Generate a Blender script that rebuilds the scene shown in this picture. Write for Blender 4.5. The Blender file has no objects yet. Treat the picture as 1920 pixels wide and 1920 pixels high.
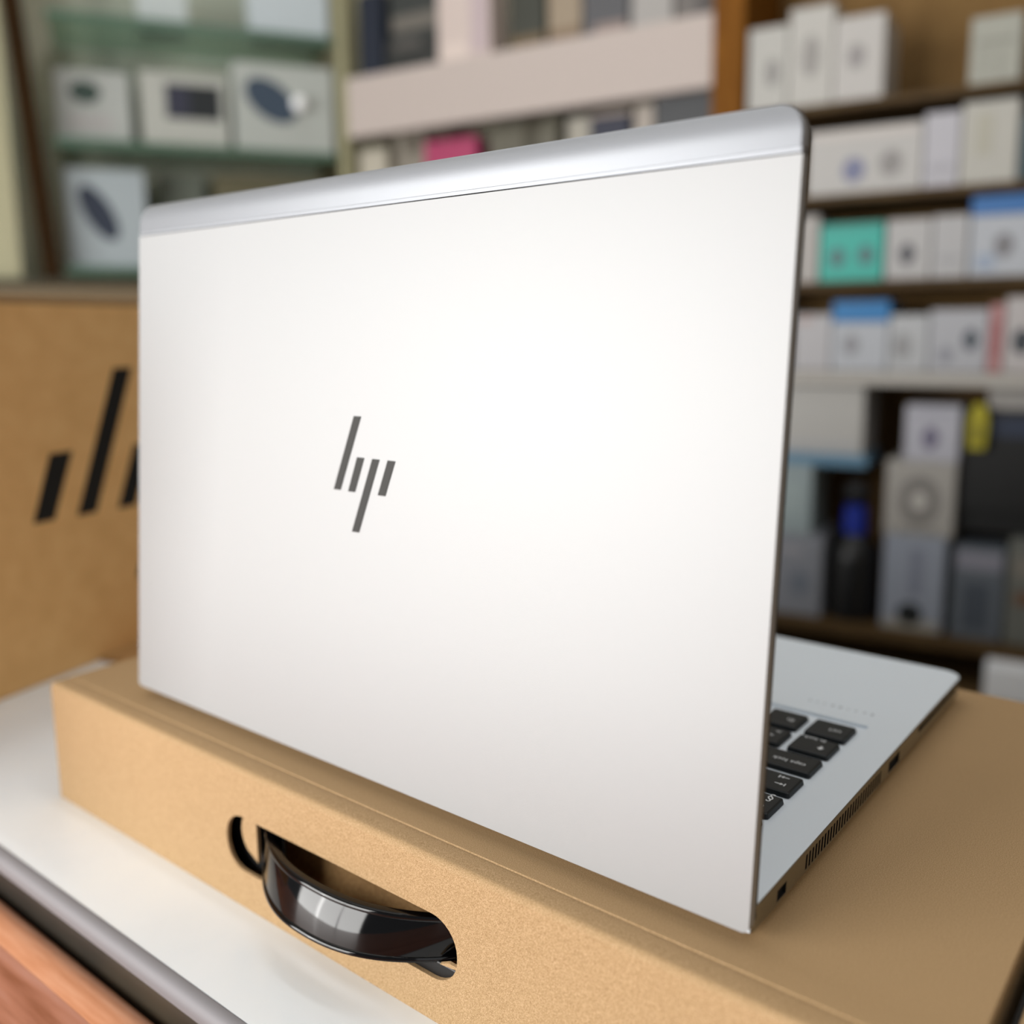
import bpy, bmesh, math, random
from mathutils import Vector, Matrix
random.seed(7)
S = bpy.context.scene
COL = S.collection

# ------------------------------------------------------------------ camera
cd = bpy.data.cameras.new('camera')
cam = bpy.data.objects.new('camera', cd)
COL.objects.link(cam)
S.camera = cam
CAM = Vector((0.0978, -0.2257, 0.1699))
RIGHT = Vector((0.7833, 0.6216, -0.0094)).normalized()
BACK = Vector((0.6144, -0.7717, 0.1640)).normalized()
UP = BACK.cross(RIGHT).normalized()
RIGHT = UP.cross(BACK).normalized()
m = Matrix((RIGHT, UP, BACK)).transposed().to_4x4()
m.translation = CAM
cam.matrix_world = m
cd.sensor_width = 36.0
cd.lens = 36.0 * 1775.9 / 1920.0
cd.shift_x = -0.0021
cd.shift_y = -0.0237
cd.clip_start = 0.01
cd.dof.use_dof = True
cd.dof.focus_distance = 0.308
cd.dof.aperture_fstop = 4.5

# ------------------------------------------------------------------ light, exposure
vs = S.view_settings
vs.view_transform = 'Standard'
vs.look = 'None'
vs.gamma = 1.0
vs.use_curve_mapping = False
vs.exposure = 0.0
S.cycles.use_denoising = True

w = bpy.data.worlds.new('world')
S.world = w
w.use_nodes = True
bg = w.node_tree.nodes['Background']
bg.inputs['Color'].default_value = (0.95, 0.975, 1.0, 1)
bg.inputs['Strength'].default_value = 0.20


def area(name, loc, target, sx, sy, power, color=(1, 1, 1)):
    l = bpy.data.lights.new(name, 'AREA')
    l.shape = 'RECTANGLE'
    l.size, l.size_y, l.energy, l.color = sx, sy, power, color
    o = bpy.data.objects.new(name, l)
    COL.objects.link(o)
    o.location = loc
    o.rotation_euler = (Vector(target) - Vector(loc)).to_track_quat('-Z', 'Y').to_euler()
    return o


# daylight through the three panes of the shop front behind the camera
for k, (x, sx) in enumerate(((-1.78, .5), (-1.22, .5), (-.66, .5))):
    area('shop_front_pane', (x, -1.75, .28), (-.3, 0, .1), sx, 1.3, 27, (1.0, .987, .960))
# weak fill added at the right to brighten the upright carton
area('side_pane', (1.35, -1.9, .35), (-.4, 0, .05), .6, 1.6, 2.5, (.96, .98, 1.0))
# ceiling tubes of the shop
for x, y in ((-1.0, .85), (.1, .85)):
    area('ceiling_tube', (x, y, 1.47), (x, y, 0), 1.0, .12, 2.6, (.96, .98, 1.0))
area('ceiling_tube', (-.1, .13, 1.47), (-.1, .13, 0), 1.3, .10, 2.4, (.96, .98, 1.0))
area('ceiling_tube', (1.0, -.1, 1.47), (1.0, -.1, 0), .12, 1.0, 2.4, (.97, .985, 1.0))  # extra tube, added to light the upright carton's face
area('ceiling_tube', (-.5, -.75, 1.47), (-.5, -.75, 0), 1.0, .12, .8, (.96, .98, 1.0))


# ------------------------------------------------------------------ materials
def lin(c):
    c = c / 255.0
    return c / 12.92 if c <= .04045 else ((c + .055) / 1.055) ** 2.4


def rgb(r, g, b):
    return (lin(r), lin(g), lin(b), 1)


MATS = {}


def mat(name, col, rough=.5, metal=0.0, spec=.5, noise=None, bump=None, coat=0, trans=0, ior=1.45, stretch=None):
    if name in MATS:
        return MATS[name]
    m = bpy.data.materials.new(name)
    m.use_nodes = True
    nt = m.node_tree
    b = nt.nodes['Principled BSDF']
    c = rgb(*col)
    b.inputs['Base Color'].default_value = c
    b.inputs['Roughness'].default_value = rough
    b.inputs['Metallic'].default_value = metal
    b.inputs['Specular IOR Level'].default_value = spec
    b.inputs['Coat Weight'].default_value = coat
    b.inputs['Transmission Weight'].default_value = trans
    b.inputs['IOR'].default_value = ior
    tc = nt.nodes.new('ShaderNodeTexCoord')
    vec = tc.outputs['Object']
    if stretch:
        mp = nt.nodes.new('ShaderNodeMapping')
        mp.inputs['Scale'].default_value = stretch
        nt.links.new(vec, mp.inputs['Vector'])
        vec = mp.outputs['Vector']
    if noise:
        scale, lo, hi, detail = noise
        n = nt.nodes.new('ShaderNodeTexNoise')
        n.inputs['Scale'].default_value = scale
        n.inputs['Detail'].default_value = detail
        nt.links.new(vec, n.inputs['Vector'])
        r = nt.nodes.new('ShaderNodeValToRGB')
        r.color_ramp.elements[0].position = .3
        r.color_ramp.elements[1].position = .7
        r.color_ramp.elements[0].color = rgb(*lo)
        r.color_ramp.elements[1].color = rgb(*hi)
        e = r.color_ramp.elements.new(.5)
        e.color = c
        nt.links.new(n.outputs['Fac'], r.inputs['Fac'])
        nt.links.new(r.outputs['Color'], b.inputs['Base Color'])
    if bump:
        bs, strength, dist = bump
        n2 = nt.nodes.new('ShaderNodeTexNoise')
        n2.inputs['Scale'].default_value = bs
        n2.inputs['Detail'].default_value = 3
        nt.links.new(vec, n2.inputs['Vector'])
        bp = nt.nodes.new('ShaderNodeBump')
        bp.inputs['Strength'].default_value = strength
        bp.inputs['Distance'].default_value = dist
        nt.links.new(n2.outputs['Fac'], bp.inputs['Height'])
        nt.links.new(bp.outputs['Normal'], b.inputs['Normal'])
    MATS[name] = m
    return m


M_SILVER = mat('silver_paint', (154, 155, 156), .53, .35, .5, bump=(3500, .10, .0002))
M_STRIP = mat('silver_strip', (142, 145, 150), .44, .44, .5, bump=(3500, .10, .0002))
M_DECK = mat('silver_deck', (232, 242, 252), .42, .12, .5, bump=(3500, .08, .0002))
M_SIDE = mat('silver_side', (150, 148, 140), .32, 1.0)
M_BLACK = mat('black_plastic', (14, 14, 15), .45)
M_BEZEL = mat('bezel_grey', (58, 57, 54), .5)
M_GLOSS = mat('gloss_black', (5, 5, 6), .06, 0, .45)
M_VOID = mat('void_black', (6, 6, 6), .8)
M_KEY = mat('key_black', (24, 29, 32), .45)
M_LEG = mat('legend_white', (222, 226, 230), .5)
M_LOGO = mat('logo_metal', (24, 23, 20), .5, .1, .35)
M_MARK = mat('faint_mark', (140, 146, 155), .4, .3)
M_SCREEN = mat('screen_glass', (8, 9, 11), .15)
M_CARD = mat('kraft_card', (172, 143, 103), .75, spec=.3, noise=(3600, (140, 108, 74), (200, 168, 132), 3))
M_CARDIN = mat('kraft_inside', (178, 138, 88), .8, noise=(900, (160, 120, 74), (192, 152, 100), 3))
M_CARDUP = mat('kraft_upright_lit', (234, 188, 126), .75, noise=(60, (228, 182, 120), (238, 194, 132), 3))  # same cardboard, lightened in place of light missing on the upright carton
M_INK_GAP = mat('black_ink_gap', (18, 18, 18), .6)
M_TABLE = mat('white_laminate', (240, 247, 253), .25, noise=(14, (234, 242, 249), (244, 250, 254), 4))
M_ALU = mat('trim_aluminium', (128, 126, 129), .6, .2)
M_FASCIA = mat('fascia_dark', (44, 42, 36), .4, noise=(9, (26, 26, 24), (74, 64, 48), 2))
M_WOOD = mat('red_wood', (196, 132, 106), .38, noise=(12, (160, 98, 70), (208, 150, 130), 5), stretch=(1.2, 14, 14), coat=.2)
M_WOODE = mat('red_wood_edge_lit', (214, 150, 114), .34, noise=(30, (204, 138, 100), (222, 162, 128), 4), stretch=(1.2, 14, 14), coat=.4)  # lighter copy of the desk wood, paints the highlight along the rim
M_SHELF = mat('brown_shelf', (78, 60, 36), .6, spec=.2, noise=(20, (66, 50, 28), (88, 70, 44), 4), stretch=(1, 8, 8))
M_BACKP = mat('brown_back', (120, 92, 54), .7, spec=.2, noise=(10, (110, 84, 48), (128, 100, 60), 3))
M_POST = mat('orange_post', (112, 70, 18), .7, spec=.15, noise=(18, (98, 58, 12), (124, 80, 26), 4), stretch=(8, 8, 1))
M_FRAME = mat('dark_post', (44, 28, 10), .8, spec=.1, noise=(18, (36, 22, 6), (52, 34, 14), 4), stretch=(8, 8, 1))
M_CREAM = mat('cream_wall', (174, 170, 140), .8)
M_SAGE = mat('sage_back', (182, 185, 168), .7, noise=(3, (168, 176, 162), (196, 190, 170), 2))
M_OLIVE = mat('olive_back', (176, 170, 150), .7)
M_RAIL = mat('price_rail', (168, 164, 158), .5)
M_PALE = mat('pale_board', (178, 166, 160), .6)
M_GLASS = mat('green_glass', (196, 226, 208), .05, trans=.9)
M_GEDGE = mat('green_glass_edge', (78, 104, 88), .2)
M_FLOOR = mat('floor_tile', (120, 112, 104), .4)
M_CEIL = mat('ceiling_white', (206, 204, 198), .8)
M_WALL = mat('wall_paint', (150, 140, 122), .8)


def pm(c, rough=.5):
    return mat('print_%d_%d_%d' % tuple(c), tuple(q * .81 for q in c), rough)


# ------------------------------------------------------------------ helpers
def link(name, bm, material, parent=None, kind=None, smooth=False):
    bmesh.ops.recalc_face_normals(bm, faces=bm.faces[:])
    me = bpy.data.meshes.new(name)
    if smooth:
        for f in bm.faces:
            f.smooth = True
    bm.to_mesh(me)
    bm.free()
    mats = material if isinstance(material, (list, tuple)) else [material]
    for q in mats:
        me.materials.append(q)
    o = bpy.data.objects.new(name, me)
    COL.objects.link(o)
    if smooth:
        me.set_sharp_from_angle(angle=math.radians(35))
        for p in me.polygons:
            if len(p.vertices) > 12 or (p.area > .004 and len(p.vertices) > 4):
                p.use_smooth = False
    if parent:
        o.parent = parent
        # children are modelled in world space of an unrotated parent chain
        o.matrix_parent_inverse = Matrix.Identity(4)
        o.location = -world_loc(parent)
    if kind:
        o['kind'] = kind
    return o


def world_loc(o):
    v = Vector(o.location)
    while o.parent:
        o = o.parent
        v = v + Vector(o.location)
    return v


def empty(name, loc, label, cat, group=None):
    o = bpy.data.objects.new(name, None)
    o.empty_display_size = .02
    COL.objects.link(o)
    o.location = loc
    return tag(o, label, cat, group)


def tag(o, label, cat, group=None):
    o['label'] = label
    o['category'] = cat
    if group:
        o['group'] = group
    return o


def box(bm, lo, hi, bevel=0, seg=2, M=None):
    vs_ = [bm.verts.new((x, y, z)) for x in (lo[0], hi[0]) for y in (lo[1], hi[1]) for z in (lo[2], hi[2])]
    idx = ((0, 1, 3, 2), (4, 6, 7, 5), (0, 4, 5, 1), (2, 3, 7, 6), (0, 2, 6, 4), (1, 5, 7, 3))
    fs = [bm.faces.new([vs_[i] for i in f]) for f in idx]
    if bevel:
        es = list({e for f in fs for e in f.edges})
        r = bmesh.ops.bevel(bm, geom=es, offset=bevel, segments=seg, affect='EDGES', profile=.5)
    if M is not None:
        bm.verts.ensure_lookup_table()
        for v in bm.verts:
            v.co = M @ v.co
    return bm


def prism(bm, pts, thick, axis_out):
    """closed polygon pts (3d, planar), extruded by thick along axis_out"""
    a = [bm.verts.new(p) for p in pts]
    b = [bm.verts.new(Vector(p) + axis_out * thick) for p in pts]
    n = len(a)
    bm.faces.new(a)
    bm.faces.new(list(reversed(b)))
    for i in range(n):
        bm.faces.new((a[i], a[(i + 1) % n], b[(i + 1) % n], b[i]))
    return a, b


def rrect(x0, x1, y0, y1, r, ins=0.0, seg=6):
    """rounded rectangle, r = radii at (x0,y0),(x1,y0),(x1,y1),(x0,y1)"""
    x0 += ins; x1 -= ins; y0 += ins; y1 -= ins
    out = []
    for (cx, cy, a0), rr in zip(((x0, y0, 180), (x1, y0, 270), (x1, y1, 0), (x0, y1, 90)), r):
        rr = max(rr - ins, .0002)
        ox = cx + rr if cx == x0 else cx - rr
        oy = cy + rr if cy == y0 else cy - rr
        for k in range(seg + 1):
            a = math.radians(a0 + 90 * k / seg)
            out.append((ox + rr * math.cos(a), oy + rr * math.sin(a)))
    return out


def text_mesh(name, body, mtl, width, loc, rotz, parent, thick=.00005, sx=1.0):
    cu = bpy.data.curves.new(name, 'FONT')
    cu.body = body
    cu.align_x = 'CENTER'
    cu.align_y = 'CENTER'
    cu.size = 1
    cu.extrude = 0
    o = bpy.data.objects.new(name, cu)
    COL.objects.link(o)
    dg = bpy.context.evaluated_depsgraph_get()
    me = bpy.data.meshes.new_from_object(o.evaluated_get(dg))
    bpy.data.objects.remove(o)
    bpy.data.curves.remove(cu)
    xs = [v.co.x for v in me.vertices]
    ys = [v.co.y for v in me.vertices]
    s = width / (max(xs) - min(xs))
    cx, cy = (max(xs) + min(xs)) / 2, (max(ys) + min(ys)) / 2
    c, sn = math.cos(rotz), math.sin(rotz)
    for v in me.vertices:
        x, y = (v.co.x - cx) * s, (v.co.y - cy) * s * sx
        v.co = (loc[0] + x * c - y * sn, loc[1] + x * sn + y * c, loc[2])
    bm = bmesh.new()
    bm.from_mesh(me)
    bpy.data.meshes.remove(me)
    r = bmesh.ops.extrude_face_region(bm, geom=bm.faces[:])
    for g in r['geom']:
        if isinstance(g, bmesh.types.BMVert):
            g.co.z += thick
    return link(name, bm, mtl, parent)


# ------------------------------------------------------------------ room shell
TZ = -.061                       # table top
FZ = -.95
E_A = Vector((.991, .137, 0)).normalized()      # along the shelf wall, to the right
N_A = Vector((E_A.y, -E_A.x, 0))
P_A = Vector((-.361, 1.352, 0))
E_L = Vector((.498, .867, 0)).normalized()      # along the glass cabinet, away
N_L = Vector((E_L.y, -E_L.x, 0))
P_L = Vector((-1.481, 1.197, 0))


def frameM(P, E, N):
    """local (s, offset towards the viewer, z) -> world"""
    return Matrix(((E.x, N.x, 0, P.x), (E.y, N.y, 0, P.y), (0, 0, 1, 0), (0, 0, 0, 1)))


MA = frameM(P_A, E_A, N_A)
ML = frameM(P_L, E_L, N_L)

link('floor', box(bmesh.new(), (-2.6, -1.3, FZ - .05), (1.6, 2.2, FZ)), M_FLOOR, kind='structure')
link('ceiling', box(bmesh.new(), (-2.6, -1.1, 1.5), (1.6, 2.2, 1.55)), M_CEIL, kind='structure')
link('wall_back', box(bmesh.new(), (-1.95, -.36, FZ), (1.9, -.30, 1.5), M=MA), M_WALL, kind='structure')
link('wall_left', box(bmesh.new(), (-1.9, -.36, FZ), (.35, -.30, 1.5), M=ML), M_CREAM, kind='structure')
link('wall_right', box(bmesh.new(), (1.5, -1.1, FZ), (1.56, 1.6, 1.5)), M_WALL, kind='structure')

# ------------------------------------------------------------------ counter and desk
ct = empty('shop_counter', (-.2, .13, FZ), 'white laminate counter top with aluminium edge under the cardboard boxes', 'counter')
link('counter_top', box(bmesh.new(), (-1.0, -.0585, TZ - .018), (.55, .345, TZ)), M_TABLE, ct)
bm = bmesh.new()
prof = []
for k in range(9):
    a = math.radians(90 + 90 * k / 8)
    prof.append((-.0588 + .0052 * math.cos(a), TZ - .0058 + .0058 * math.sin(a)))
prof += [(-.0640, TZ - .0072), (-.0588, TZ - .0072)]
prism(bm, [Vector((-1.0, y, z)) for y, z in prof], 1.55, Vector((1, 0, 0)))
link('edge_trim', bm, M_ALU, ct, smooth=True)
link('fascia', box(bmesh.new(), (-1.0, -.0615, TZ - .06), (.55, -.0586, TZ - .0073)), M_FASCIA, ct)
link('counter_cabinet', box(bmesh.new(), (-.98, -.0584, FZ), (.53, .33, TZ - .0182)), M_FASCIA, ct)

dk = empty('wooden_desk', (-.2, -.33, FZ), 'reddish brown wooden desk with rounded rim in front of the counter', 'desk')
DZ = TZ - .020
bm = bmesh.new()
prof = [(-.0625, DZ - .012)]
for k in range(10):
    a = math.radians(90 * k / 9)
    prof.append((-.0705 + .008 * math.cos(a), DZ - .006 + .0065 * math.sin(a)))
prof += [(-.0745, DZ), (-.0790, DZ - .0014), (-.0790, DZ - .012)]
prism(bm, [Vector((-1.0, y, z)) for y, z in prof], 1.55, Vector((1, 0, 0)))
link('rounded_rim', bm, M_WOODE, dk, smooth=True)
link('desk_top', box(bmesh.new(), (-1.0, -.62, DZ - .03), (.55, -.0791, DZ - .0014)), M_WOOD, dk)
for x in (-.95, .45):
    link('leg', box(bmesh.new(), (x, -.58, FZ), (x + .05, -.53, DZ - .0302)), M_WOOD, dk)
    link('leg', box(bmesh.new(), (x, -.14, FZ), (x + .05, -.09, DZ - .0302)), M_WOOD, dk)

# ------------------------------------------------------------------ flat laptop carton (under the laptop)
X0, X1, Y0, Y1 = -.362, .0588, -.019, .2402
cb = empty('laptop_carton', ((X0 + X1) / 2, (Y0 + Y1) / 2, TZ), 'flat brown cardboard carton with black carry handle lying under the laptop', 'box')
T = .003
# front panel with the hand slot
SX0, SX1, SZ0, SZ1 = -.2185, -.0925, -.0445, -.0208
def slot_loop():
    pts = []
    r = .0112
    for (cx, cz, a0) in ((SX0 + r, SZ0 + r, 180), (SX1 - r, SZ0 + r, 270), (SX1 - r, SZ1 - r, 0), (SX0 + r, SZ1 - r, 90)):
        for k in range(9):
            a = math.radians(a0 + 90 * k / 8)
            pts.append((cx + r * math.cos(a), cz + r * math.sin(a)))
    return pts
bm = bmesh.new()
outer = [(X0, TZ), (X1, TZ), (X1, -.0025), (X0, -.0025)]
lo_ = [bm.verts.new((x, Y0, z)) for x, z in outer]
li_ = [bm.verts.new((x, Y0, z)) for x, z in slot_loop()]
ed = [bm.edges.new((l[i], l[(i + 1) % len(l)])) for l in (lo_, li_) for i in range(len(l))]
bmesh.ops.triangle_fill(bm, edges=ed, use_beauty=True, normal=(0, -1, 0))
r = bmesh.ops.extrude_face_region(bm, geom=bm.faces[:])
for g in r['geom']:
    if isinstance(g, bmesh.types.BMVert):
        g.co.y += .0016
link('front_panel', bm, M_CARD, cb)
# folded rim along the front of the top (rounded edge, dips to a crease)
bm = bmesh.new()
prof = []
for k in range(7):
    a = math.radians(180 - 90 * k / 6)
    prof.append((Y0 + .0025 + .0025 * math.cos(a), -.0030 + .0025 * math.sin(a)))
prof += [(-.0104, -.0002), (-.0098, -.0003), (-.0098, -.0036), (Y0 + .0001, -.0036)]
prof[0] = (Y0, -.0025)
prism(bm, [Vector((X0, y, z)) for y, z in prof], X1 - X0, Vector((1, 0, 0)))
link('folded_rim', bm, M_CARD, cb, smooth=True)
bm = box(bmesh.new(), (X0, -.0096, -T), (X1, Y1, 0), bevel=.0005, seg=1)
link('top_panel', bm, M_CARD, cb)
link('bottom_panel', box(bmesh.new(), (X0 + T, Y0 + T, TZ), (X1 - T, Y1 - T, TZ + T)), M_CARD, cb)
link('side_panel', box(bmesh.new(), (X0, Y0 + T, TZ), (X0 + T, Y1, -T - .0001)), M_CARD, cb)
link('side_panel', box(bmesh.new(), (X1 - T, Y0 + T, TZ), (X1, Y1, -T - .0001)), M_CARD, cb)
link('back_panel', box(bmesh.new(), (X0 + T, Y1 - T, TZ), (X1 - T, Y1, -T - .0001)), M_CARD, cb)
# inner liner seen through the slot
link('inner_liner', box(bmesh.new(), (X0 + .02, .004, TZ + T), (X1 - .02, .006, -.004)), M_CARDIN, cb)
bm = bmesh.new()
pts = []
for k in range(9):                       # pushed-in tab, round left edge
    a = math.radians(100 + 125 * k / 8)
    pts.append((-.2010 + .0115 * math.cos(a), -.0290 + .0112 * math.sin(a)))
pts += [(-.2025, -.0405), (-.2025, -.0178)]
prism(bm, [Vector((x, Y0 + .0030, z)) for x, z in pts], .0016, Vector((0, 1, 0)))
link('pushed_in_tab', bm, M_CARD, cb)
bm = bmesh.new()
pts = [(-.1015, -.0392), (-.0975, -.0372), (-.0926, -.0372), (-.0924, -.0380), (-.0960, -.0386)]
prism(bm, [Vector((x, Y0 + .0012, z)) for x, z in pts], .001, Vector((0, 1, .25)))
link('torn_flap', bm, M_CARD, cb)
# black carry handle: a band that bulges out of the slot, with raised rims
def arc_y(x):
    t = (x + .1505) / .0545
    return -.0095 - .0195 * max(0.0, 1 - abs(t) ** 2.3)
HX0, HX1, NB = -.2030, -.0930, 40
def band(zlo, zhi, y_add, thick, bevel):
    bm = bmesh.new()
    ring_prev = None
    for i in range(NB + 1):
        x = HX0 + (HX1 - HX0) * i / NB
        y = arc_y(x) + y_add
        dx = .0005
        nrm = Vector((arc_y(x + dx) - arc_y(x - dx), -2 * dx)).normalized()   # outward (x,y)
        sec = []
        b = bevel
        prf = [(0, zlo + b), (0, zhi - b), (b * .3, zhi - b * .3), (b, zhi), (thick - b, zhi), (thick, zhi - b), (thick, zlo + b), (thick - b, zlo), (b, zlo), (b * .3, zlo + b * .3)]
        for d, z in prf:
            tl = max(0.0, 1 - abs((x + .1505) / .0545) ** 2.3) * .42 * (z + .0245)
            sec.append(bm.verts.new((x - nrm.x * d, y + tl - nrm.y * d, z)))
        if ring_prev:
            n = len(sec)
            for k in range(n):
                bm.faces.new((ring_prev[k], ring_prev[(k + 1) % n], sec[(k + 1) % n], sec[k]))
        else:
            bm.faces.new(sec)
        ring_prev = sec
    bm.faces.new(list(reversed(ring_prev)))
    return bm
hd = link('carry_handle', band(-.0395, -.0245, 0, .0024, .0007), M_GLOSS, cb, smooth=True)
hd['label'] = 'glossy black plastic handle'
link('handle_rim', band(-.0262, -.0241, -.0006, .0035, .0008), M_GLOSS, hd, smooth=True)
link('handle_rim', band(-.0400, -.0380, -.0006, .0035, .0008), M_GLOSS, hd, smooth=True)
link('slot_shade_plate', box(bmesh.new(), (-.1290, -.0172, -.0480), (-.0885, -.0160, -.0392), bevel=.0006), M_BLACK, hd)  # black plates added behind the slot ends to stand for their shade
link('slot_shade_plate', box(bmesh.new(), (-.2230, -.0128, -.0475), (-.1900, -.0112, -.0200), bevel=.0006), M_BLACK, hd)

# ------------------------------------------------------------------ neighbour carton, bottom right
nb = empty('neighbour_carton', (.20, .1, TZ), 'brown cardboard carton to the right of the flat carton, past a black gap', 'box')
link('body', box(bmesh.new(), (.0645, -.05, TZ), (.34, .22, -.0045), bevel=.001), M_CARD, nb)
link('lid_flap', box(bmesh.new(), (.0640, -.0505, -.0044), (.3405, .0850, -.0020), bevel=.0006), M_CARD, nb)
link('lid_flap', box(bmesh.new(), (.0640, .0856, -.0044), (.3405, .2205, -.0020), bevel=.0006), M_CARD, nb)
link('gap_shade', box(bmesh.new(), (.0618, -.049, TZ), (.06385, .219, -.0060)), M_INK_GAP, nb)  # black strip standing for the dark gap between the cartons

# ------------------------------------------------------------------ upright carton on the left
U = Vector((-.2545, .9671, 0)).normalized()
NU = Vector((U.y, -U.x, 0))
PU = Vector((-.5188, .0190, 0))
MU = frameM(PU, U, NU)
uc = empty('upright_carton', PU + U * .05 - NU * .06 + Vector((0, 0, TZ)), 'tall brown cardboard carton with slanted black bars standing left of the laptop', 'box')
link('body', box(bmesh.new(), (-.22, -.13, TZ), (.235, 0, .1895), bevel=.0015, M=MU), M_CARDUP, uc)
link('top_flap', box(bmesh.new(), (-.22, -.13, .1897), (.235, -.0005, .1950), bevel=.001, M=MU), M_CARD, uc)
link('counter_shade_sheet', box(bmesh.new(), (.080, .001, TZ + .0002), (.232, .125, TZ + .0032), bevel=.0008, M=MU), M_CARDIN, uc)  # added brown sheet for the shaded, carton-tinted strip of counter
for (bl, br, tr, tl, z0, z1) in ((.0363, .0529, .0718, .0538, .0477, .0918), (.0716, .0880, .1298, .1130, .0466, .1460),
                                (.1075, .1240, .1430, .1265, .0455, .0895), (.1200, .1365, .1790, .1625, -.0090, .0885)):
    bm = bmesh.new()
    prism(bm, [MU @ Vector((s, 0.0001, z)) for s, z in ((bl, z0), (br, z0), (tr, z1), (tl, z1))], .0003, NU)
    link('printed_bar', bm, M_INK_GAP, uc)

# ------------------------------------------------------------------ laptop
LW, LH, LD = .310, .2222, .229
lt = empty('laptop', (-.155, .115, 0), 'open silver laptop with dark slanted bar logo on lid, standing on the flat carton', 'laptop')
TH = -.0808
LO = Vector((0, -.0015, .0054))
LU = Vector((-1, 0, 0))
LV = Vector((0, -math.sin(TH), math.cos(TH)))
LN = Vector((0, -math.cos(TH), -math.sin(TH)))     # outward (towards the viewer)


def lidp(u, h, d=0):
    return LO + LU * u + LV * h + LN * d


def lid_plate(name, outline, d0, d1, bev, skip, mtl, seg=4):
    """plate between depths d0 (inner) and d1 (outer); outer rim rounded except where skip(h)"""
    bm = bmesh.new()
    n = len(outline)
    inner = [bm.verts.new(lidp(u, h, d0)) for u, h in outline]
    outer_ = [bm.verts.new(lidp(u, h, d1)) for u, h in outline]
    bm.faces.new(inner)
    bm.faces.new(list(reversed(outer_)))
    for i in range(n):
        bm.faces.new((inner[i], outer_[i], outer_[(i + 1) % n], inner[(i + 1) % n]))
    if bev:
        es = []
        for i in range(n):
            j = (i + 1) % n
            if skip is not None and skip(outline[i], outline[j]):
                continue
            es.append(bm.edges.get((outer_[i], outer_[j])))
        bmesh.ops.bevel(bm, geom=es, offset=bev, segments=seg, affect='EDGES', profile=.5, clamp_overlap=True)
    return link(name, bm, mtl, lt, smooth=True)


HS = .2087
main = rrect(0, LW, 0, HS, (.0022, .0022, .0002, .0002))
lid_ob = lid_plate('lid', main, -.0034, 0, .0013, lambda a, b: a[1] > HS - .0004 and b[1] > HS - .0004, M_SILVER)
seam = rrect(.0003, LW - .0003, HS + .00042, HS + .0016, (.0002,) * 4, seg=1)
lid_plate('antenna_seam', seam, -.0034, -.00003, 0, None, M_STRIP)
lid_plate('seam_shade', rrect(.0004, LW - .0004, HS + .00002, HS + .0004, (.00005,) * 4, seg=1), -.0013, -.0004, 0, None, M_VOID)  # black strip painting the shade inside the open lid seam
bm = bmesh.new()
prev = None
H0, RC, HC = HS + .00168, .0085, .0075
hs = [H0, H0 + .0015, H0 + .0035] + [LH - HC + HC * math.sin(math.radians(a)) for a in (0, 8, 16, 24, 32, 40, 48, 56, 64, 71, 78, 84, 88, 90)]
for h in hs:
    t = max(0, (h - (LH - HC)) / HC)
    d = -.0024 * (1 - math.sqrt(max(0, 1 - t * t)))
    e = max(0, h - (LH - RC))
    iu = RC - math.sqrt(max(0, RC * RC - e * e))
    row = []
    prf = [(0, -.0034), (0, min(d - .0012, -.0012) if d > -.0018 else d - .0006)] + [(.0008 * (1 - math.cos(math.radians(q))), d - .0012 * (1 - math.sin(math.radians(q)))) for q in (20, 40, 60, 75)] + [(.0008, d)]
    for o_, dd in prf:
        row.append(bm.verts.new(lidp(iu + o_, h, max(dd, -.0034))))
    for o_, dd in reversed(prf):
        row.append(bm.verts.new(lidp(LW - iu - o_, h, max(dd, -.0034))))
    if prev:
        for k in range(len(row)):
            k2 = (k + 1) % len(row)
            bm.faces.new((prev[k], prev[k2], row[k2], row[k]))
    else:
        bm.faces.new(row)
    prev = row
bm.faces.new(list(reversed(prev)))
link('antenna_strip', bm, M_STRIP, lt, smooth=True)
core = rrect(.0012, LW - .0012, .001, LH - .0012, (.002, .002, .0075, .0075))
lid_plate('bezel', core, -.0056, -.0014, 0, None, M_BEZEL)
rim_ = rrect(.0002, LW - .0002, .001, LH - .0003, (.002, .002, .0082, .0082))
lid_plate('bezel_gasket', rim_, -.0052, -.00345, 0, None, M_BEZEL)
scr = rrect(.008, LW - .008, .020, LH - .010, (.001,) * 4, seg=1)
lid_plate('screen', scr, -.0059, -.00565, 0, None, M_SCREEN)
for quad in (((164.03, 134.49), (160.23, 134.46), (170.41, 106.6), (174.18, 106.55)),
             ((161.75, 119.5), (157.97, 119.5), (162.54, 106.5), (166.21, 106.5)),
             ((153.71, 119.5), (150.02, 119.5), (159.80, 91.8), (163.60, 91.75)),
             ((145.77, 119.55), (141.95, 119.5), (146.56, 106.6), (150.40, 106.58))):
    bm = bmesh.new()
    prism(bm, [lidp(u / 1000, h / 1000, .00002) for u, h in quad], .00018, LN)
    lb = link('logo_bar', bm, M_LOGO, lt)
    lb['label'] = 'dark grey metal bar'

# --- base shell with keyboard well and side openings
ZT, ZB = .0119, .0026
BY0 = .0024
rad = (.0020, .0020, .0085, .0085)          # rear right.., front corners
def base_ring(ins, z, y0shift=0.0):
    return [(x, y, z) for x, y in rrect(-LW, 0, BY0 + y0shift, LD, rad, ins)]
bm = bmesh.new()
specs = [(.0130, .0015), (.0070, .0020), (.0028, .0025), (.0006, .0034), (0.0, ZT - .0006), (.0002, ZT - .00018), (.0006, ZT)]
rings = []
for ins, z in specs:
    rings.append([bm.verts.new(c) for c in base_ring(ins, z, -.0012 * (ZT - z) / ZT if z < ZT - .001 else 0)])
n = len(rings[0])
bm.faces.new(rings[0])
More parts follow.
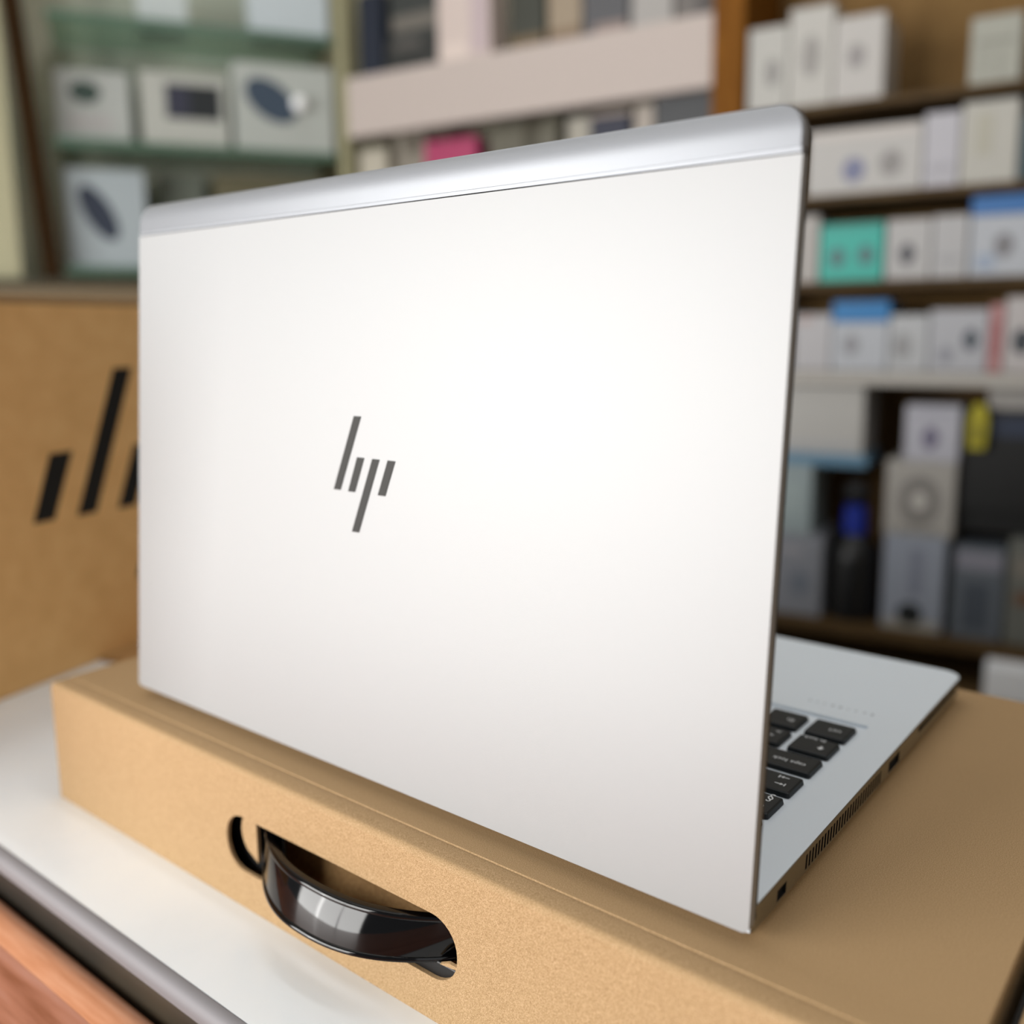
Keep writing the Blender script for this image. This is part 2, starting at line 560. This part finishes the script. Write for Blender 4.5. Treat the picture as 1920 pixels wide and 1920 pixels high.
# left (x = 0) straight side: vertex between corner 1 end and corner 2 start
iA = 2 * 7 - 1
side_ring = None
for a, b in zip(rings[:-1], rings[1:]):
    for i in range(n):
        j = (i + 1) % n
        if i == iA and a is rings[3]:
            side_ring = (a[i], a[j], b[j], b[i])
            continue
        bm.faces.new((a[i], a[j], b[j], b[i]))
# openings in the left side: (y0, y1, z0, z1)
holes = []
NV = 28
for k in range(NV):
    y = .0405 + (.1108 - .0405) * k / (NV - 1)
    holes.append((y - .00072, y + .00072, .0046, .0098))
lock = (.0183, .0250, .0048, .0086)
usb = (.1205, .1335, .0048, .0094)
card = (.1580, .2150, .0076, .0100)
holes += [lock, usb, card]
zb0, zt0 = .0034, ZT - .0006
def side_x(z):
    return -.0004 * (zt0 - z) / (zt0 - zb0)
el = []
sv = list(side_ring)
el += [bm.edges.get((sv[i], sv[(i + 1) % 4])) or bm.edges.new((sv[i], sv[(i + 1) % 4])) for i in range(4)]
hl = []
for (y0, y1, z0, z1) in holes:
    vs4 = [bm.verts.new((side_x(z), y, z)) for y, z in ((y0, z0), (y1, z0), (y1, z1), (y0, z1))]
    es = [bm.edges.new((vs4[i], vs4[(i + 1) % 4])) for i in range(4)]
    el += es
    hl.append(vs4)
bmesh.ops.triangle_fill(bm, edges=el, use_beauty=True, normal=(1, 0, 0))
void_faces = []
for vs4 in hl:
    inn = [bm.verts.new(v.co + Vector((-.0012, 0, 0))) for v in vs4]
    for i in range(4):
        j = (i + 1) % 4
        void_faces.append(bm.faces.new((vs4[i], vs4[j], inn[j], inn[i])))
# keyboard well
WX0, WX1, WY0, WY1 = -.2955, -.0150, .0320, .1428
WD = .0011
well = [bm.verts.new((x, y, ZT)) for x, y in rrect(WX0, WX1, WY0, WY1, (.0006,) * 4, seg=2)]
we = [bm.edges.new((well[i], well[(i + 1) % len(well)])) for i in range(len(well))]
topr = rings[-1]
te = [bm.edges.get((topr[i], topr[(i + 1) % n])) for i in range(n)]
bmesh.ops.triangle_fill(bm, edges=we + te, use_beauty=True, normal=(0, 0, 1))
wb = [bm.verts.new(v.co + Vector((0, 0, -WD))) for v in well]
for i in range(len(well)):
    j = (i + 1) % len(well)
    bm.faces.new((well[i], well[j], wb[j], wb[i]))
bm.faces.new(wb)
for f in bm.faces:
    f.normal_update()
    if abs(f.normal.z) < .6 and f.calc_center_median().z < ZT - .0003 and f.calc_center_median().x > -.001:
        f.material_index = 1
for f in void_faces:
    f.material_index = 2
base = link('base', bm, [M_DECK, M_SIDE, M_VOID], lt)
bm = bmesh.new()
box(bm, (-.0026, .0390, .0040), (-.0014, .1125, .0104))
link('vent_interior', bm, M_VOID, lt)
link('lock_slot', box(bmesh.new(), (-.0026, lock[0] - .0005, lock[2] - .0004), (-.0014, lock[1], lock[3])), M_VOID, lt)
up_ = link('usb_port', box(bmesh.new(), (-.0026, usb[0] - .0005, usb[2] - .0004), (-.0014, usb[1], usb[3])), M_VOID, lt)
link('port_tongue', box(bmesh.new(), (-.0013, usb[0] + .001, .0078), (-.0007, usb[1] - .001, .0090)), M_BLACK, up_)
link('card_slot', box(bmesh.new(), (-.0026, card[0] - .0005, card[2] - .0004), (-.0014, card[1], card[3])), M_VOID, lt)
for y in (.02, .205):
    for x in (-.29, -.035):
        bm = bmesh.new()
        bmesh.ops.create_cone(bm, cap_ends=True, segments=20, radius1=.0062, radius2=.0068, depth=.0016,
                              matrix=Matrix.Translation((x + .008, y, .00085)))
        link('rubber_foot', bm, M_BLACK, lt)
for x in (-.265, -.045):                    # hinge barrels between base and lid
    bm = bmesh.new()
    bmesh.ops.create_cone(bm, cap_ends=True, segments=20, radius1=.0026, radius2=.0026, depth=.030,
                          matrix=Matrix.Translation((x, .0062, .0115)) @ Matrix.Rotation(math.pi / 2, 4, 'Y'))
    link('hinge', bm, M_BLACK, lt, smooth=True)
tp = link('touchpad', box(bmesh.new(), (-.2075, .1575, ZT - .0002), (-.1025, .2180, ZT + .00015), bevel=.0001, seg=1), M_DECK, lt)

# keys
KZ0, KZ1 = ZT - WD, ZT + .0010
def key(x0, x1, y0, y1):
    bm = bmesh.new()
    lo = [bm.verts.new((x, y, KZ0 + .0002)) for x, y in rrect(x0, x1, y0, y1, (.0011,) * 4, seg=3)]
    mi = [bm.verts.new((x, y, KZ1 - .0004)) for x, y in rrect(x0, x1, y0, y1, (.0011,) * 4, .00035, seg=3)]
    hi = [bm.verts.new((x, y, KZ1)) for x, y in rrect(x0, x1, y0, y1, (.0011,) * 4, .0009, seg=3)]
    for a, b in ((lo, mi), (mi, hi)):
        for i in range(len(a)):
            j = (i + 1) % len(a)
            bm.faces.new((a[i], a[j], b[j], b[i]))
    bm.faces.new(hi)
    bm.faces.new(list(reversed(lo)))
    return link('key', bm, M_KEY, lt)
PIT, GAP, KX = .01838, .0030, -.0174
rows = [
    (.0393, .0474, [17.0 / 16.5] * 1 + [.9333] * 14 + [.9]),
    (.0504, .0646, [1] * 13 + [2]),
    (.0680, .0822, [1.5] + [1] * 12 + [1.5]),
    (.0863, .1003, [1.75] + [1] * 12 + [1.25]),
    (.1038, .1180, [1.04] + [1] * 11 + [2.96]),
    (.1214, .1366, [1.06, 1, 1, 1, 5.94, 1, 1, 1, 1, 1]),
]
keys = {}
for ri, (y0, y1, ws) in enumerate(rows):
    x = KX
    for ci, wd in enumerate(ws):
        xa = x - wd * PIT + GAP
        keys[ri, ci] = (key(xa, x, y0, y1), xa, x)
        x -= wd * PIT
R180 = math.pi
LZ = KZ1 + .00001
def legend(rc, txt, wdt, x, y, sx=1.0):
    return text_mesh('key_legend', txt, M_LEG, wdt, (x, y, LZ), R180, keys[rc][0], sx=sx)
legend((5, 0), 'ctrl', .0044, -.0234, .1282)
legend((5, 1), 'fn', .0028, -.0415, .1278)
legend((4, 0), 'fn lock', .0087, -.0270, .1162)
legend((3, 0), 'caps lock', .0124, -.0275, .0924)
legend((1, 0), '\u00a7', .0021, -.0213, .0617)
legend((1, 0), '\u00b0', .0016, -.0216, .0550)
legend((4, 1), '>', .0020, -.0408, .1144)
legend((4, 1), '<', .0020, -.0420, .1098)
legend((0, 0), 'esc', .0042, -.0235, .0434)
def flat(parent, polys):
    bm = bmesh.new()
    for p in polys:
        prism(bm, [Vector((x, y, LZ)) for x, y in p], .00005, Vector((0, 0, 1)))
    return link('key_legend', bm, M_LEG, parent)
def arrow(x0, x1, y, bar_at):
    """horizontal arrow from x0 to x1 with a stop bar at its tip"""
    s = 1 if x1 > x0 else -1
    t = .00022
    return [[(x0, y - t), (x1 - s * .0013, y - t), (x1 - s * .0013, y + t), (x0, y + t)],
            [(x1 - s * .0014, y - .0008), (x1 - s * .0001, y), (x1 - s * .0014, y + .0008)],
            [(x1, y - .0010), (x1 + s * .00045, y - .0010), (x1 + s * .00045, y + .0010), (x1, y + .0010)]]
flat(keys[2, 0][0], arrow(-.0216, -.0250, .0786, 0) + arrow(-.0248, -.0214, .0732, 0))
flat(keys[4, 0][0], [[(-.0236, .1096), (-.0222, .1080), (-.0208, .1096)], [(-.0227, .1096), (-.0217, .1096), (-.0217, .1110), (-.0227, .1110)]])
# spaced letters pressed into the palm rest
for k, ch in enumerate('ELITEBOOK'):
    text_mesh('palm_rest_letter', ch, M_MARK, .0011 if ch != 'I' else .0003, (-.0178 - k * .0263 / 8, .1552, ZT + .00002), R180, lt, sx=1.0)

# ------------------------------------------------------------------ shelf wall
def thing_box(M, E, N, s0, s1, z0, z1, depth, col, label, group=None, off=0.0, prints=(), name='product_box', yaw=0.0, cat='box', lid=None):
    """a carton with its front face at offset off; prints = (shape, cs, cz, w, h, colour) as fractions of the face"""
    c = M @ Vector(((s0 + s1) / 2, off - depth / 2, z0))
    root = bpy.data.objects.new(name, None)
    root.empty_display_size = .02
    COL.objects.link(root)
    root.location = c
    tag(root, label, cat, group)
    R = Matrix.Translation(c) @ Matrix.Rotation(yaw, 4, 'Z') @ Matrix.Translation(-c)
    W_, H_ = s1 - s0, z1 - z0
    zt = z1 if lid is None else z1 - lid[0] * H_
    link('carton', box(bmesh.new(), (s0, off - depth, z0), (s1, off, zt), bevel=.0012, seg=1, M=R @ M), pm(col), root)
    if lid:
        link('carton_lid', box(bmesh.new(), (s0 - .0006, off - depth - .0006, zt + .0002), (s1 + .0006, off + .0006, z1), bevel=.0012, seg=1, M=R @ M), pm(lid[1]), root)
    for p in prints:
        shp, cs, cz, w_, h_, pc = p[:6]
        cx, cy = s0 + cs * W_, z0 + cz * H_
        bm = bmesh.new()
        if shp == 'o':
            tilt = p[6] if len(p) > 6 else 0
            pts = []
            for k in range(20):
                a = 2 * math.pi * k / 20
                px, pz = w_ * W_ / 2 * math.cos(a), h_ * H_ / 2 * math.sin(a)
                pts.append((cx + px * math.cos(tilt) - pz * math.sin(tilt), cy + px * math.sin(tilt) + pz * math.cos(tilt)))
        else:
            pts = [(cx - w_ * W_ / 2, cy - h_ * H_ / 2), (cx + w_ * W_ / 2, cy - h_ * H_ / 2), (cx + w_ * W_ / 2, cy + h_ * H_ / 2), (cx - w_ * W_ / 2, cy + h_ * H_ / 2)]
        prism(bm, [R @ M @ Vector((x, off + .0002 + (p[7] if len(p) > 7 else 0), z)) for x, z in pts], .0005, (R @ M).to_3x3() @ Vector((0, 1, 0)))
        link('printed_picture' if shp == 'o' else 'print_or_highlight_band', bm, pm(pc), root)
    return root


def A_box(*a, **k):
    return thing_box(MA, E_A, N_A, *a, **k)


def L_box(*a, **k):
    return thing_box(ML, E_L, N_L, *a, **k)


DB = .20
su = empty('shelf_unit', MA @ Vector((.1, -.1, FZ)), 'tall brown wall shelving full of white boxes, right of the laptop', 'shelf')
def A_part(name, lo, hi, mtl, parent=su, bevel=.001):
    return link(name, box(bmesh.new(), lo, hi, bevel=bevel, seg=1, M=MA), mtl, parent)
A_part('back_board', (-.272, -DB - .02, FZ), (.75, -DB, 1.2), M_BACKP)
for z in (.522, .380, .243, .0985):
    A_part('shelf_board', (-.272, -DB + .0005, z - .013), (.75, .006, z - .0005), M_SHELF)
A_part('price_rail', (-.272, .0065, .077), (.75, .0105, .0975), M_RAIL)
A_part('shelf_board', (-.272, -DB + .0005, -.345), (.75, .02, -.3255), M_SHELF)
A_part('shelf_board', (-.272, -DB + .0005, -.420), (.75, .10, -.4005), M_SHELF)
A_part('plinth', (-.272, -DB + .0005, FZ), (.75, .06, -.4205), M_SHELF)
for k in range(26):                          # vertical battens behind the top bay
    s = -.045 + k * .0125
    A_part('batten', (s, -DB + .0002, .5225), (s + .0085, -DB + .0032, 1.0), M_BACKP, bevel=0)
A_part('post', (-.326, -DB, FZ), (-.2725, .012, 1.2), M_POST)

WH, WH2, WC = (214, 212, 207), (206, 205, 202), (198, 203, 212)
G1 = 'white boxes on the top shelf'
A_box(-.268, -.203, .5225, .652, .12, (208, 206, 200), 'white box with grey oval nearest the orange post on the top shelf', G1, prints=(('o', .62, .45, .34, .34, (158, 155, 152)),))
A_box(-.201, -.132, .5225, .672, .12, (212, 209, 203), 'tallest white box with pale oval, between two others on the top shelf', G1, prints=(('o', .5, .50, .42, .42, (170, 166, 162)),))
A_box(-.130, -.055, .5225, .647, .12, (214, 210, 206), 'white box with round grey picture beside the bare brown back board', G1, prints=(('o', .45, .52, .36, .30, (166, 161, 160)),))
A_box(.066, .134, .5225, .616, .10, (184, 184, 172), 'pale greenish box alone at the right of the top shelf', G1, prints=(('r', .5, .62, .7, .05, (150, 150, 138)), ('r', .30, .35, .05, .4, (160, 160, 148)), ('r', .6, .3, .05, .4, (160, 160, 148))))
G2 = 'white boxes on the second shelf'
A_box(-.165, .008, .3805, .480, .14, (210, 207, 204), 'long white box with blue dot and grey dot on second shelf', G2, prints=(('o', .42, .36, .2, .38, (130, 134, 168)), ('o', .74, .42, .2, .4, (160, 156, 154)), ('r', .5, .9, .92, .12, (226, 218, 212))))  # pale top band paints the highlight on the box lid
A_box(.010, .060, .3805, .489, .12, (208, 206, 214), 'narrow lilac-white box between two wider ones on second shelf', G2, prints=(('r', .5, .25, .7, .1, (190, 188, 196)),))
A_box(.062, .138, .3805, .498, .14, (206, 203, 194), 'cream-white box left of the dark teal box on second shelf', G2, prints=(('r', .4, .6, .3, .5, (198, 194, 178)),))
A_box(.140, .176, .3805, .470, .12, (62, 84, 92), 'dark teal narrow box at the end of second shelf', G2)
A_box(.178, .270, .3805, .494, .14, (210, 206, 200), 'white box past the dark teal box on second shelf', G2)
G3 = 'boxes on the third shelf'
A_box(-.240, -.176, .2435, .345, .12, (200, 196, 192), 'grey-white box half behind the laptop lid on third shelf', G3)
A_box(-.174, -.142, .2435, .350, .12, (196, 190, 186), 'slim grey-white box left of the turquoise box', G3)
A_box(-.139, -.041, .2435, .334, .11, (52, 196, 180), 'turquoise box with two grey ovals on third shelf', G3, prints=(('o', .28, .42, .25, .34, (78, 120, 124)), ('o', .73, .44, .25, .34, (78, 120, 124)), ('r', .5, .94, .98, .10, (60, 176, 164))))
A_box(-.037, .028, .2435, .335, .12, (204, 202, 202), 'white box with black round picture right of turquoise box', G3, prints=(('o', .48, .42, .36, .36, (84, 84, 92)),))
A_box(.030, .080, .2435, .337, .12, (202, 201, 203), 'plain grey-white box in the middle of third shelf', G3, prints=(('r', .5, .3, .6, .08, (180, 180, 184)),))
A_box(.083, .172, .2435, .362, .13, (204, 208, 216), 'white box with blue top band and grey circle on third shelf', G3, prints=(('o', .52, .38, .30, .30, (140, 138, 142)), ('r', .25, .18, .3, .2, (176, 190, 212))), lid=(.24, (58, 124, 196)))
G4 = 'boxes on the fourth shelf'
A_box(-.250, -.178, .0990, .196, .12, (204, 202, 206), 'white box peeping past the lid edge on fourth shelf', G4)
A_box(-.176, -.116, .0990, .191, .12, (206, 204, 208), 'white box left of the bright blue topped box', G4, prints=(('r', .3, .9, .4, .1, (206, 178, 172)),))
A_box(-.114, -.027, .0990, .211, .12, (204, 208, 216), 'white box with bright blue top on fourth shelf', G4, prints=(('o', .35, .38, .3, .3, (160, 160, 166)),), lid=(.30, (20, 132, 204)))
A_box(-.025, .032, .0990, .188, .12, (206, 208, 212), 'white box with faint grey picture right of blue topped box', G4, prints=(('o', .35, .45, .5, .45, (168, 168, 170)),))
A_box(.034, .116, .0990, .195, .12, (200, 201, 208), 'white box with dark oval left of the red striped box', G4, prints=(('o', .72, .52, .26, .34, (74, 84, 96)), ('o', .3, .28, .26, .26, (160, 162, 172))))
A_box(.118, .137, .0990, .202, .12, (206, 150, 150), 'slim pinkish red box on fourth shelf', G4, prints=(('r', .5, .5, .8, .5, (196, 130, 132)),))
A_box(.139, .215, .0990, .212, .13, (212, 206, 206), 'white box with black disc at right end of fourth shelf', G4, prints=(('o', .32, .42, .36, .34, (58, 66, 74)),))
G5 = 'boxes stacked on the lower shelf'
A_box(-.205, -.114, -.325, -.182, .14, (152, 156, 166), 'grey box at the bottom of the stack behind the lid', G5, prints=(('o', .6, .4, .4, .3, (128, 136, 150)), ('r', .4, .8, .5, .1, (176, 176, 184))))
A_box(-.205, -.136, -.1815, -.0605, .12, (168, 184, 188), 'pale blue-grey box, middle of the stack behind the lid', G5, prints=(('r', .5, .5, .6, .5, (178, 194, 196)),))
A_box(-.200, -.050, -.0600, -.0400, .13, (108, 156, 188), 'flat light blue box under the big white box', G5)
A_box(-.195, -.058, -.0395, .0745, .13, (206, 204, 200), 'big plain white box on top of a flat blue box', G5, prints=(('r', .5, .12, .9, .1, (196, 198, 202)),))
A_box(-.015, .078, -.325, -.1655, .13, (172, 180, 196), 'tall bluish white box with black lens, bottom of camera stack', G5, prints=(('o', .48, .17, .42, .24, (22, 28, 30)), ('r', .55, .62, .2, .5, (148, 154, 172)), ('r', .5, .06, .9, .1, (186, 182, 172))))
A_box(-.018, .086, -.1650, -.0435, .12, (190, 186, 180), 'white box with grey ring picture, middle of camera stack', G5, prints=(('o', .50, .47, .58, .66, (142, 138, 134)), ('o', .50, .47, .26, .28, (212, 208, 202), 0, .0006), ('r', .5, .06, .6, .06, (160, 158, 154))))
A_box(.006, .087, -.0430, .0465, .11, (206, 206, 218), 'small white box with purple picture on top of camera stack', G5, prints=(('o', .48, .42, .30, .42, (124, 118, 146)), ('r', .5, .85, .7, .08, (190, 190, 204))))
A_box(.091, .164, -.325, -.1760, .12, (112, 120, 130), 'dark grey box with pale top right of the camera stack', G5, prints=(('r', .48, .36, .5, .5, (84, 92, 104)), ('r', .5, .86, .9, .2, (158, 158, 172))))
A_box(.168, .250, -.325, -.158, .12, (126, 128, 122), 'grey-brown box at right frame edge on lower shelf', G5, prints=(('r', .35, .75, .5, .2, (150, 144, 134)), ('r', .4, .45, .5, .12, (130, 96, 70))))
A_box(.150, .250, -.4000, -.3460, .12, (300, 304, 310), 'small white carton on the lowest shelf near the counter', G5, off=.06)
# dark items hung from hooks at the right: backing rail with bags
A_box(.122, .225, .0415, .0765, .10, (198, 194, 190), 'flat white box on top of the black storage case', G5, off=-.02)
bk = A_box(.090, .260, -.1200, .0410, .13, (10, 11, 12), 'large black storage case with dark blue label under a flat box', off=-.02, name='storage_case', cat='case', prints=(('r', .55, .84, .7, .2, (46, 58, 84)),))
A_box(.090, .260, -.1555, -.1205, .12, (9, 10, 11), 'lower black case between the grey box and the larger black case', off=-.03, name='storage_case', cat='case')
# yellow tag hanging on the case
yt = empty('yellow_pouch', MA @ Vector((.111, -.005, -.018)), 'yellow pouch leaning on the black storage case', 'pouch')
bm = bmesh.new()
prism(bm, [MA @ Vector((x, -.008, z)) for x, z in ((.099, -.019), (.123, -.019), (.126, .020), (.122, .047), (.114, .052), (.104, .050), (.097, .02))], .012, N_A)
link('pouch_body', bm, pm((196, 184, 20)), yt)
bm = bmesh.new()
prism(bm, [MA @ Vector((x, .0041, z)) for x, z in ((.104, -.008), (.118, -.008), (.118, .020), (.104, .020))], .001, N_A)
link('pouch_label', bm, pm((150, 140, 20)), yt)
# black bottle with blue cap
bt = empty('black_bottle', MA @ Vector((-.070, -.03, -.325)), 'black bottle with a blue cap between the two stacks of boxes', 'bottle')
def lathe(bm, c, prof, seg=24):
    prev = None
    for r_, z in prof:
        ring = [bm.verts.new(c + Vector((r_ * math.cos(2 * math.pi * k / seg), r_ * math.sin(2 * math.pi * k / seg), z))) for k in range(seg)]
        if prev:
            for k in range(seg):
                bm.faces.new((prev[k], prev[(k + 1) % seg], ring[(k + 1) % seg], ring[k]))
        else:
            bm.faces.new(list(reversed(ring)))
        prev = ring
    bm.faces.new(prev)
    return bm
cB = MA @ Vector((-.070, -.04, -.325))
link('bottle_body', lathe(bmesh.new(), cB, ((.036, 0), (.040, .004), (.040, .105), (.036, .125), (.022, .142), (.018, .146))), pm((16, 17, 20), .35), bt, smooth=True)
link('bottle_cap', lathe(bmesh.new(), cB, ((.017, .1465), (.020, .148), (.019, .192), (.014, .197))), pm((26, 52, 168), .35), bt, smooth=True)
link('carry_loop', lathe(bmesh.new(), cB, ((.012, .1972), (.020, .201), (.024, .220), (.016, .236))), pm((22, 22, 26), .5), bt, smooth=True)

# ------------------------------------------------------------------ middle display
mu = empty('display_unit', MA @ Vector((-.75, -.1, FZ)), 'pale display shelving between the orange post and the glass cabinet', 'shelf')
A_part('back_board', (-1.12, -DB - .02, FZ), (-.3275, -DB, 1.2), M_OLIVE, mu)
A_part('fascia', (-1.12, -.02, .572), (-.3275, .004, .690), M_PALE, mu)
A_part('shelf_board', (-1.12, -DB + .0005, .675), (-.3275, -.0205, .690), M_PALE, mu)
A_part('shelf_board', (-1.12, -DB + .0005, .450), (-.3275, .004, .466), M_PALE, mu)
A_part('corner_post', (-1.146, -.03, FZ), (-1.121, .004, 1.2), mat('olive_post', (142, 138, 108), .6), mu)
G6 = 'cases on the upper display shelf'
A_box(-1.112, -1.050, .6905, .860, .06, (24, 34, 54), 'navy blue case at the left end of the upper display shelf', G6, off=-.03, name='boxed_case', cat='case')
A_box(-1.040, -.905, .6905, .760, .08, (44, 46, 44), 'low dark grey case right of the navy one', G6, off=-.03, name='boxed_case', cat='case', prints=(('r', .4, .8, .5, .25, (96, 92, 88)),))
A_box(-1.036, -.910, .7605, .860, .07, (58, 62, 60), 'dark case lying on top of the low grey case', G6, off=-.04, name='boxed_case', cat='case', prints=(('r', .5, .3, .9, .3, (124, 118, 110)),))
A_box(-.896, -.775, .6905, .870, .06, (236, 218, 210), 'tall white and pink box on the upper display shelf', G6, off=-.01, name='boxed_case', cat='case', prints=(('r', .32, .1, .5, .16, (250, 232, 222)), ('r', .8, .5, .3, .9, (216, 196, 200))))
A_box(-.762, -.684, .6905, .860, .06, (66, 68, 58), 'olive black case right of the white and pink box', G6, off=-.06, name='boxed_case', cat='case', prints=(('r', .5, .12, .95, .22, (128, 108, 78)),))
A_box(-.676, -.606, .6905, .860, .06, (178, 160, 136), 'beige case in the middle of the upper display shelf', G6, off=-.06, name='boxed_case', cat='case', prints=(('r', .5, .12, .95, .22, (150, 126, 100)),))
A_box(-.602, -.511, .6905, .860, .06, (98, 98, 102), 'slate grey case right of the beige one', G6, off=-.06, name='boxed_case', cat='case', prints=(('r', .6, .10, .7, .2, (170, 150, 142)),))
A_box(-.505, -.425, .6905, .860, .06, (190, 186, 182), 'pale grey case near the orange post on the upper display shelf', G6, off=-.06, name='boxed_case', cat='case')
A_box(-.420, -.332, .6905, .850, .06, (128, 122, 118), 'mid grey case touching the orange post, upper display shelf', G6, off=-.06, name='boxed_case', cat='case', prints=(('r', .7, .25, .5, .3, (96, 90, 88)),))
G7 = 'cases on the lower display shelf'
A_box(-1.112, -1.040, .4665, .550, .06, (214, 206, 188), 'cream box at the left end of the lower display shelf', G7, off=-.02, name='boxed_case', cat='case')
A_box(-1.030, -.955, .4665, .575, .06, (160, 152, 138), 'taupe box next to the cream one on lower display shelf', G7, off=-.04, name='boxed_case', cat='case', prints=(('r', .6, .8, .5, .3, (104, 94, 78)),))
A_box(-.942, -.815, .4665, .549, .06, (196, 62, 112), 'magenta case peeking over the laptop lid', G7, off=-.02, name='boxed_case', cat='case')
rl_ = empty('grey_roll', MA @ Vector((-.707, -.06, .4665)), 'olive grey rolled sleeve right of the magenta case', 'roll')
bm = bmesh.new()
bmesh.ops.create_cone(bm, cap_ends=True, segments=28, radius1=.058, radius2=.058, depth=.15, matrix=MA @ Matrix.Translation((-.707, -.07, .5255)) @ Matrix.Rotation(math.pi / 2, 4, 'Y'))
link('rolled_sheet', bm, pm((118, 114, 100), .7), rl_, smooth=True)
bm = bmesh.new()
bmesh.ops.create_cone(bm, cap_ends=True, segments=28, radius1=.0588, radius2=.0588, depth=.03, matrix=MA @ Matrix.Translation((-.690, -.07, .5255)) @ Matrix.Rotation(math.pi / 2, 4, 'Y'))
link('wrap_band', bm, pm((84, 78, 64), .7), rl_, smooth=True)
A_box(-.565, -.489, .4665, .560, .06, (30, 34, 62), 'small navy case above the right half of the lid', G7, off=-.02, name='boxed_case', cat='case', lid=(.08, (206, 190, 178)))
A_box(-.440, -.334, .4665, .572, .06, (72, 74, 78), 'charcoal case left of the orange post, lower display shelf', G7, off=-.02, name='boxed_case', cat='case')
A_box(-.620, -.572, .4665, .560, .06, (196, 190, 176), 'off-white box between the roll and the small navy case', G7, off=-.03, name='boxed_case', cat='case')
A_box(-.484, -.446, .4665, .566, .06, (202, 190, 178), 'narrow cream box between the navy and charcoal cases', G7, off=-.03, name='boxed_case', cat='case')

# ------------------------------------------------------------------ glass cabinet on the left
gc = empty('glass_cabinet', ML @ Vector((-.35, -.1, FZ)), 'glass shelved display cabinet with dark wooden post at the left', 'cabinet')
def L_part(name, lo, hi, mtl, parent=gc, bevel=.0008):
    return link(name, box(bmesh.new(), lo, hi, bevel=bevel, seg=1, M=ML), mtl, parent)
L_part('back_panel', (-.90, -.24, FZ), (-.021, -.225, 1.2), M_SAGE)
for z in (.540, .300, .770):
    L_part('glass_shelf', (-.558, -.2245, z - .008), (-.021, -.002, z - .0002), M_GLASS, bevel=0)
    L_part('glass_edge', (-.558, -.0018, z - .014), (-.021, .0020, z + .001), M_GEDGE, bevel=0)
L_part('cabinet_base', (-.90, -.2245, FZ), (-.021, .004, .262), mat('cabinet_base', (120, 104, 80), .6))
L_part('base_ledge', (-.90, -.2245, .2622), (-.021, .010, .276), mat('ledge_dark', (60, 56, 40), .6))
bm = box(bmesh.new(), (-.0165, -.012, .2763), (.0165, .014, 1.2), bevel=.002)
lean = Matrix.Translation((-.597, 0, .2763)) @ Matrix.Rotation(math.radians(-3.6), 4, 'Y') @ Matrix.Translation((0.015, 0, -.2763))
for v in bm.verts:
    v.co = ML @ (lean @ v.co)
link('wooden_post', bm, M_FRAME, gc)
L_part('side_panel', (-.90, -.2245, .2763), (-.72, -.20, 1.2), M_CREAM)
L_part('door_panel', (-.90, -.06, .2763), (-.640, -.05, 1.2), M_CREAM)
G8 = 'device boxes in the glass cabinet'
DV = (52, 62, 82)
L_box(-.556, -.420, .5405, .680, .10, (204, 208, 204), 'pale grey box with small dark green oval, left on the glass shelf', G8, off=-.05, prints=(('o', .40, .70, .42, .30, (62, 84, 76)), ('r', .45, .3, .6, .12, (206, 200, 200))))
L_box(-.400, -.234, .5405, .684, .10, (212, 214, 206), 'white box with black rectangular photo on the glass shelf', G8, off=-.03, prints=(('r', .60, .62, .64, .46, (34, 40, 44)), ('r', .42, .62, .26, .40, (58, 60, 80), 0, .0006)))
b3 = L_box(-.222, -.022, .5405, .712, .10, (208, 214, 208), 'white box with navy oval photo and white ball as a glint, right on glass shelf', G8, off=-.01, prints=(('o', .36, .58, .58, .42, (66, 84, 104), -.6),))
bm = bmesh.new()
bmesh.ops.create_uvsphere(bm, u_segments=16, v_segments=10, radius=.015, matrix=ML @ Matrix.Translation((-.095, .004, .634)))
link('glint_ball', bm, mat('glint_white', (252, 254, 255), .2), b3, smooth=True)  # white ball stands in for a bright out-of-focus reflection
L_box(-.552, -.404, .3005, .491, .10, (196, 208, 214), 'bluish white box with navy mouse picture on the lower glass shelf', G8, off=-.03, prints=(('o', .40, .56, .34, .62, DV, .5),))
L_box(-.395, -.300, .7705, .850, .08, (226, 236, 236), 'small bright white box at the top of the glass cabinet', G8, off=-.05)
L_box(-.180, -.022, .7705, .870, .08, (226, 238, 244), 'bright white box top right in the glass cabinet', G8, off=-.03)
L_box(-.375, -.285, .3005, .500, .08, (132, 140, 128), 'sage grey box behind the laptop corner in the cabinet', G8, off=-.10)
L_box(-.265, -.032, .3005, .500, .08, (128, 122, 94), 'olive brown box low in the cabinet beside the corner post', G8, off=-.09)
